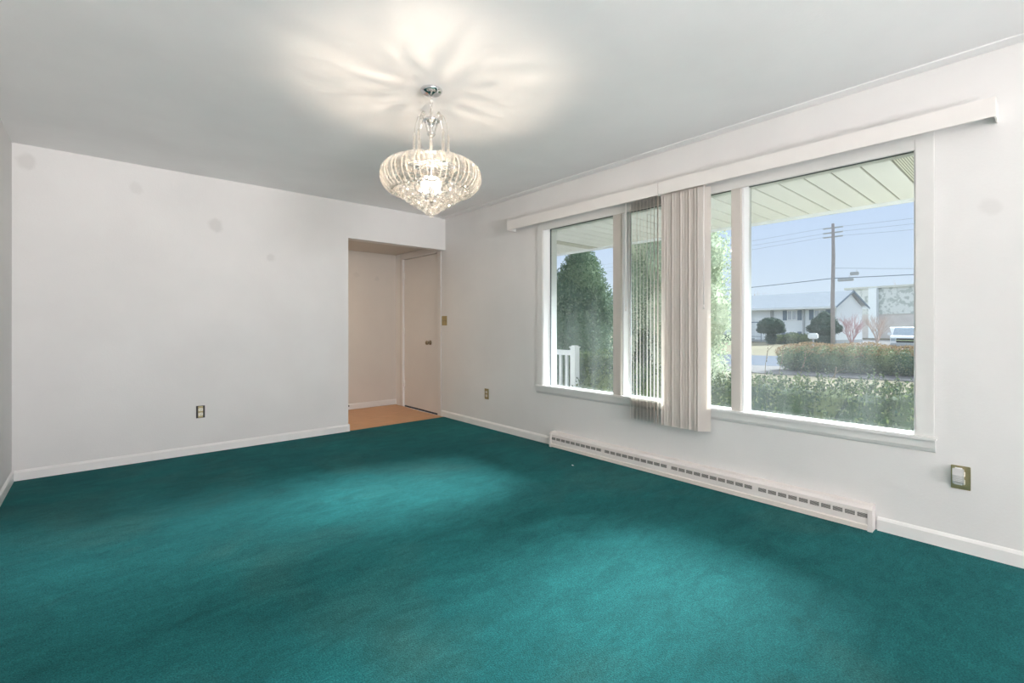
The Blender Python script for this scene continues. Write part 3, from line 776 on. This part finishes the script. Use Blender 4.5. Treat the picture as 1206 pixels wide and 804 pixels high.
# long hedge across the lawn
hd = thing('lawn_hedge', 'long loose hedge across the lawn, rusty along its top', 'hedge', (0, 0, GZ))
P0 = Vector((20.1, 6.55, 0)); P1 = Vector((21.6, 1.0, 0)); L_ = (P1 - P0).length
bb = []; tb = []
for k in range(13):
    t = k / 12; p = P0.lerp(P1, t); h = .98 + .04 * math.sin(k * 1.7) - .26 * max(0, t - .45) - .4 * max(0, .15 - t)
    bb.append((p.x + rnd.uniform(-.15, .15), p.y, h * .48, .85, .52, h * .5))
    tb.append((p.x + rnd.uniform(-.1, .1), p.y, h * .78, .72, .48, h * .30))
raw_build(leaves(bb, 30000, .07, 21, up=.3), 'foliage', M['hedge_far'], hd)
raw_build(leaves(tb, 22000, .055, 22, shell=(.95, 1.15), core=0, up=.9, cull=lambda P: (P[:, 2] > .64 + .10 * np.sin(P[:, 1] * 2.3))), 'rusty_top', M['hedge_rust'], hd)

# ---------------------------------------------------------------- house across the street
M['siding'] = stripes('pale_siding', (.66, .70, .72), (.74, .78, .80), 'Z', 2.2, lo=.0, hi=.15)
M['shingle'] = mat('grey_shingles', (.42, .45, .48), .9, spec=.0, vary=.10, scale=5)
M['shutter'] = mat('blue_grey_shutter', (.17, .22, .27), .7)
M['winglass'] = mat('distant_glass', (.34, .40, .45), .15)
M['whitetrim'] = mat('white_house_trim', (.80, .83, .84), .6, vary=.01)
M['foundation'] = mat('foundation', (.40, .42, .43), .8)
hs = thing('neighbour_house', 'pale sided house with grey roof across the street', 'house', (54.76, 14.0, GZ), 0)
hs.rotation_euler.z = math.radians(-10)      # local +Y runs along the front, +X goes back
LH, DH, EH, RH = 20.0, 5.4, 3.66, 5.25       # length, depth, eave and ridge height
b = MB(); b.prism([(0, 0, 0), (DH, 0, 0), (DH, 0, EH), (DH / 2, 0, RH - .12), (0, 0, EH)], (0, LH, 0)); b.build('wall', M['siding'], hs)
b = MB()
b.prism([(-.75, -.35, EH - .12), (DH / 2, -.35, RH), (DH / 2, -.35, RH + .12), (-.80, -.35, EH + .02)], (0, LH + .7, 0))
b.prism([(DH + .75, -.35, EH - .12), (DH / 2, -.35, RH), (DH / 2, -.35, RH + .12), (DH + .80, -.35, EH + .02)], (0, LH + .7, 0))
b.build('roof', M['shingle'], hs)
b = MB().box(-.82, -.76, -.35, LH + .35, EH - .17, EH - .01).box(-.78, 0, -.35, LH + .35, EH - .19, EH - .16); b.build('gutter', M['whitetrim'], hs)
b = MB().prism([(-.8, -.38, EH - .17), (DH / 2, -.38, RH - .1), (DH / 2, -.38, RH + .12), (-.8, -.38, EH + .02)], (0, .04, 0))
b.prism([(DH + .8, -.38, EH - .17), (DH / 2, -.38, RH - .1), (DH / 2, -.38, RH + .12), (DH + .8, -.38, EH + .02)], (0, .04, 0)); b.build('rake_board', M['shutter'], hs)
MB().box(-.03, DH + .03, -.03, LH, 0, .35).build('foundation', M['foundation'], hs)
def hwin(y0, y1, z0, z1, sh=True):
    w = MB().box(-.06, 0, y0, y1, z0, z1, .01).build('window', M['whitetrim'], hs)
    MB().box(-.07, -.05, y0 + .08, (y0 + y1) / 2 - .03, z0 + .08, z1 - .08).box(-.07, -.05, (y0 + y1) / 2 + .03, y1 - .08, z0 + .08, z1 - .08).build('pane', M['winglass'], w)
    if sh:
        MB().box(-.05, 0, y0 - .48, y0 - .06, z0, z1).build('shutter', M['shutter'], hs); MB().box(-.05, 0, y1 + .06, y1 + .48, z0, z1).build('shutter', M['shutter'], hs)
hwin(1.0, 2.05, 2.35, 3.40); hwin(3.75, 4.75, 2.35, 3.40); hwin(9.3, 10.2, 2.35, 3.4)
hwin(1.0, 2.05, .45, 1.15); hwin(3.75, 4.9, .45, 1.15); hwin(9.3, 10.2, .45, 1.15)
for (a, c) in ((2.95, 3.12), (6.25, 6.55)): MB().box(-.12, 0, a, c, .3, EH - .1).build('wall_strip', M['foundation'], hs)
MB().box(-.05, 0, 6.85, 8.4, .2, 2.7, .01).build('entry_surround', M['whitetrim'], hs)
MB().box(-.09, -.03, 7.2, 8.1, .25, 2.35, .01).build('front_door', M['siding'], hs)
b = MB()
for yy in (6.95, 8.35): b.box(-1.2, -1.14, yy - .03, yy + .03, 0, 2.2)
b.box(-1.2, -1.14, 6.95, 8.35, 2.1, 2.2); b.box(-1.2, -1.14, 6.95, 8.35, .55, .60); b.build('entry_arbor', M['shutter'], hs)
MB().box(-.05, 0, 12.6, 17.4, .1, 2.5, .01).build('garage_door', M['whitetrim'], hs)
# house glimpsed at the left of the left pane
h2 = thing('brown_roofed_house', 'low brown roofed house glimpsed behind the big evergreen', 'house', (24, 30, GZ), math.radians(-30))
MB().prism([(0, 0, 0), (7, 0, 0), (7, 0, 2.3), (3.5, 0, 3.6), (0, 0, 2.3)], (0, 12, 0)).build('wall', mat('tan_wall', (.55, .46, .42), .8), h2)
MB().prism([(-.5, -.4, 2.1), (3.5, -.4, 3.7), (7.5, -.4, 2.1), (7.5, -.4, 2.3), (3.5, -.4, 3.95), (-.5, -.4, 2.3)], (0, 12.8, 0)).build('roof', mat('brown_roof', (.38, .30, .28), .9), h2)
MB().box(2.8, 4.2, -.05, 0, 1.0, 2.0, .01).build('window', M['winglass'], h2)

# trees and shrubs in front of the house
def sphere_tree(nm, label, x, y, blobs, n, size, m, trunk, seed): return tree(nm, label, 'tree', x, y, blobs, n, size, m, trunk, seed, up=.1, shell=(.92, 1.03), core=.94)
sphere_tree('clipped_tree', 'small clipped dome tree in front of the house door', 48.1, 17.6, [(0, 0, 1.75, .95, 1.12, .72), (0, 0, 1.35, 1.0, 1.2, .35), (0, 0, .55, .45, .45, .6)], 5000, .14, M['dome'], (.12, 1.5), 31)
sphere_tree('clipped_tree', 'wide cone-shaped clipped tree at the house corner by the pole', 49.4, 13.55, [(0, 0, 1.5, 1.15, 1.35, .55), (0, 0, 2.0, .85, 1.0, .65), (0, 0, 2.5, .45, .5, .5), (0, 0, .6, .7, .7, .7)], 6000, .14, M['dome'], (.12, 1.5), 32)
tree('round_shrub', 'low wide green bush between the two clipped trees', 'shrub', 50.3, 16.2, [(0, -1.0, .45, .7, 1.0, .5), (0, .2, .5, .7, 1.0, .55), (0, 1.3, .42, .7, .9, .45)], 5000, .13, M['hedge_far'], None, 33)
tree('round_shrub', 'low dark bush in front of the garage end of the house', 'shrub', 51.0, 24.0, [(0, 0, .4, .7, 1.5, .45)], 2500, .13, M['dome'], None, 34)
def bare(nm, label, x, y, h, w, nb, m, seed, thick=.03):
    q = random.Random(seed); b = MB()
    def grow(p, d, l, r, lev):
        e = p + d * l; mid = p.lerp(e, .5) + Vector((q.uniform(-1, 1), q.uniform(-1, 1), 0)) * l * .06
        b.tube([p, mid, e], [r, r * .8, r * .6], 4, cap=False)
        if lev:
            for k in range(3):
                nd = (d + Vector((q.uniform(-1, 1), q.uniform(-1, 1), q.uniform(-.2, .6))) * .65).normalized(); grow(p.lerp(e, q.uniform(.5, 1)), nd, l * q.uniform(.5, .75), r * .55, lev - 1)
    for k in range(nb):
        a = 2 * PI * k / nb; grow(Vector((0, 0, 0)), Vector((math.cos(a) * w, math.sin(a) * w, 1)).normalized(), h * .45, thick, 3)
    return tag(b.build(nm, m, None, (x, y, GZ)), label, 'shrub')
bare('bare_shrub', 'reddish bare shrub at the right corner of the house', 51.6, 12.0, 3.0, .38, 14, mat('reddish_twig', (.42, .27, .27), .9), 41)
bare('bare_shrub', 'tan bare shrub beside the parked truck', 57.5, 11.3, 3.3, .35, 12, M['twig'], 42, .035)
bare('bare_tree', 'faint bare tree above the far building on the right', 106.0, 15.0, 10.5, .3, 7, M['twig'], 43, .07)
bare('bare_tree', 'faint bare tree behind the house roof, left of the pole', 82.0, 33.0, 8.2, .35, 7, M['twig'], 44, .07)
bare('bare_tree', 'bare tree glimpsed at the left edge of the left pane', 19.5, 21.5, 5.6, .4, 8, M['twig'], 45, .04)

# utility pole and its lines
pl = thing('utility_pole', 'weathered wooden utility pole standing before the house', 'utility pole', (46.0, 12.0, GZ))
PX, PY, PT = 46.0, 12.0, 10.25
MB().tube([(0, 0, 0), (.02, .03, 4), (.04, -.02, 7.5), (0, 0, PT)], [.17, .15, .13, .11], 10).build('pole_shaft', mat('pole_wood', (.36, .33, .32), .9, spec=.0), pl)  # wood colour lightened to paint in haze
for z in (PT - .35, PT - .75, PT - 1.1):
    MB().box(-.05, .05, -.7, .7, z - .05, z + .05).build('cross_arm', M['foundation'], pl)
MB().lathe([(.16, 0), (.18, .05), (.18, .42), (.10, .5)], (.1, -.28, PT - 5.0), 12).build('transformer', M['foundation'], pl) if False else None
def wire(pa, pb, sag, r, lb, grp=None):
    pts = []
    for k in range(13):
        t = k / 12; p = Vector(pa).lerp(Vector(pb), t); p.z -= sag * 4 * t * (1 - t); pts.append(p)
    o = Vector(pa); b = MB().tube([p - o for p in pts], r, 4)
    tag(b.build('power_line', M['shutter'], None, tuple(o)), lb, 'power line', grp)
zz = GZ + PT
for dy, z, s in ((.6, zz - .3, .5), (-.1, zz - .72, .5), (.6, zz - 1.05, .7)):
    wire((PX, PY + dy, z), (PX + 3, PY + 60, z - .3), s, .008, 'thin upper power line running left from the pole', 'thin upper lines left of the pole')
    wire((PX, PY + dy - .6, z), (PX - 2, PY - 42, z + .2), s, .008, 'thin upper power line running right from the pole', 'thin upper lines right of the pole')
wire((PX, PY, zz - 4.55), (PX + 8, PY + 55, zz - 5.0), .5, .030, 'thick dark cable running left from the pole above the roof')
wire((PX, PY, zz - 4.55), (PX - 2, PY - 40, zz - 4.2), .4, .030, 'thick dark cable running right from the pole')
wire((PX, PY, zz - 3.7), (PX + 14, PY - 32, zz - 4.1), .5, .012, 'thin drop line angling right below the upper lines')
for (y, z, s, lb) in ((-1.5, zz - 4.28, .30, 'grey line box hanging above the thick cable right of the pole'), (-.9, zz - 4.72, .55, 'long grey cable splice under the thick cable by the pole')):
    r = tag(MB().box(-.1, .1, -s, s, -.13, .13, .04).tube([(0, -s * .5, .1), (0, -s * .5, .3)], .015, 5).build('line_box', M['foundation'], None, (PX - .05, PY + y, z)), lb, 'cable box')

# mailbox
mb = thing('mailbox', 'small white mailbox on a post at the far lawn', 'mailbox', (46.0, 13.45, GZ))
MB().box(-.06, .06, -.06, .06, 0, .75).build('post', M['foundation'], mb)
MB().box(-.25, .25, -.36, .36, .62, 1.12, .09).build('box', M['whitetrim'], mb)

# large commercial building behind, with a leafy painted band
def mural():
    m, nt, p, out = nmat('leafy_band'); L = nt.links.new
    tc = N(nt, 'ShaderNodeTexCoord'); n = N(nt, 'ShaderNodeTexNoise'); n.inputs['Scale'].default_value = 1.6; n.inputs['Detail'].default_value = 3; n.inputs['Distortion'].default_value = .5
    L(tc.outputs['Object'], n.inputs['Vector']); r = N(nt, 'ShaderNodeValToRGB')
    r.color_ramp.elements[0].position = .50; r.color_ramp.elements[1].position = .57
    r.color_ramp.elements[0].color = (.68, .69, .66, 1); r.color_ramp.elements[1].color = (.46, .49, .46, 1)
    L(n.outputs['Fac'], r.inputs[0]); L(r.outputs[0], p.inputs['Base Color']); p.inputs['Roughness'].default_value = .9; return m
bd = thing('store_building', 'large pale flat-roofed building with a leafy band behind the truck', 'building', (84, 20, GZ), math.radians(-168 + 90))
bd.rotation_euler.z = math.radians(-10)
MB().box(0, 16, -34, 0.2, 0, 3.4).build('wall', mat('pinkish_wall', (.62, .57, .54), .9, vary=.05, scale=1), bd)
MB().box(-.1, 16, -34, 0.2, 3.4, 7.1, .02).build('upper_band', mural(), bd)
MB().box(-.35, 16, -34.2, .4, 7.1, 7.4, .02).build('roof_edge', mat('tan_edge', (.60, .60, .55), .8), bd)
MB().box(-.8, 0, -3.9, -2.9, 0, 7.1, .02).build('pilaster', M['whitetrim'], bd)
MB().box(-.2, 0, -9.0, -8.9, 0, 7.1).build('downpipe', M['foundation'], bd)

# parked pickup truck seen from the front
M['carpaint'] = mat('white_car_paint', (.80, .81, .82), .25, vary=.01, coat=.5)
M['tyre'] = mat('tyre', (.03, .03, .03), .9)
tk = thing('pickup_truck', 'white pickup truck parked nose-on in the driveway across the street', 'pickup truck', (40.1, 6.3, GZ + .03), 0)
tk.rotation_euler.z = math.radians(8); tk.scale = (.88, .88, .88)
W = .98
b = MB(); b.prism([(0, -W, .55), (0, -W, 1.05), (.12, -W, 1.16), (1.35, -W, 1.22), (1.45, -W, 1.26), (1.9, -W, 1.26), (1.9, -W, .45), (.1, -W, .45)], (0, 2 * W, 0)); b.build('hood', M['carpaint'], tk)
b = MB(); b.prism([(1.35, -W + .04, 1.20), (2.05, -W + .16, 1.80), (2.3, -W + .18, 1.85), (3.6, -W + .18, 1.85), (3.75, -W + .04, 1.20), (3.75, -W + .02, .45), (1.35, -W + .02, .45)], (0, 2 * W - .08, 0)); b.build('cab', M['carpaint'], tk)
b = MB().prism([(1.40, -W + .12, 1.26), (2.02, -W + .22, 1.78), (2.04, W - .22, 1.78), (1.42, W - .12, 1.26)], (-.03, 0, .02)); b.build('windshield', M['winglass'], tk)
MB().box(3.75, 5.4, -W, W, .55, 1.25, .03).build('bed', M['carpaint'], tk)
MB().box(-.04, .03, -.62, .62, .68, 1.00, .02).build('grille', M['tyre'], tk)
MB().box(-.06, -.03, -.64, .64, .82, .87, .01).build('grille_bar', M['chrome'], tk)
for s in (-1, 1):
    MB().box(-.03, .08, min(s * .66, s * .95), max(s * .66, s * .95), .80, 1.0, .02).build('headlight', M['winglass'], tk)
    MB().box(1.5, 1.65, min(s * .98, s * 1.2), max(s * .98, s * 1.2), 1.2, 1.42, .03).build('mirror', M['carpaint'], tk)
    for x in (.95, 4.55):
        MB().lathe([(.36, -.12), (.38, -.1), (.38, .1), (.36, .12)], (x, s * .84, .38), 18, 'Y').build('wheel', M['tyre'], tk)
MB().box(-.12, .05, -.95, .95, .42, .64, .03).build('bumper', M['foundation'], tk)
MB().box(-.05, .1, -.8, .8, .25, .43, .02).build('air_dam', M['tyre'], tk)
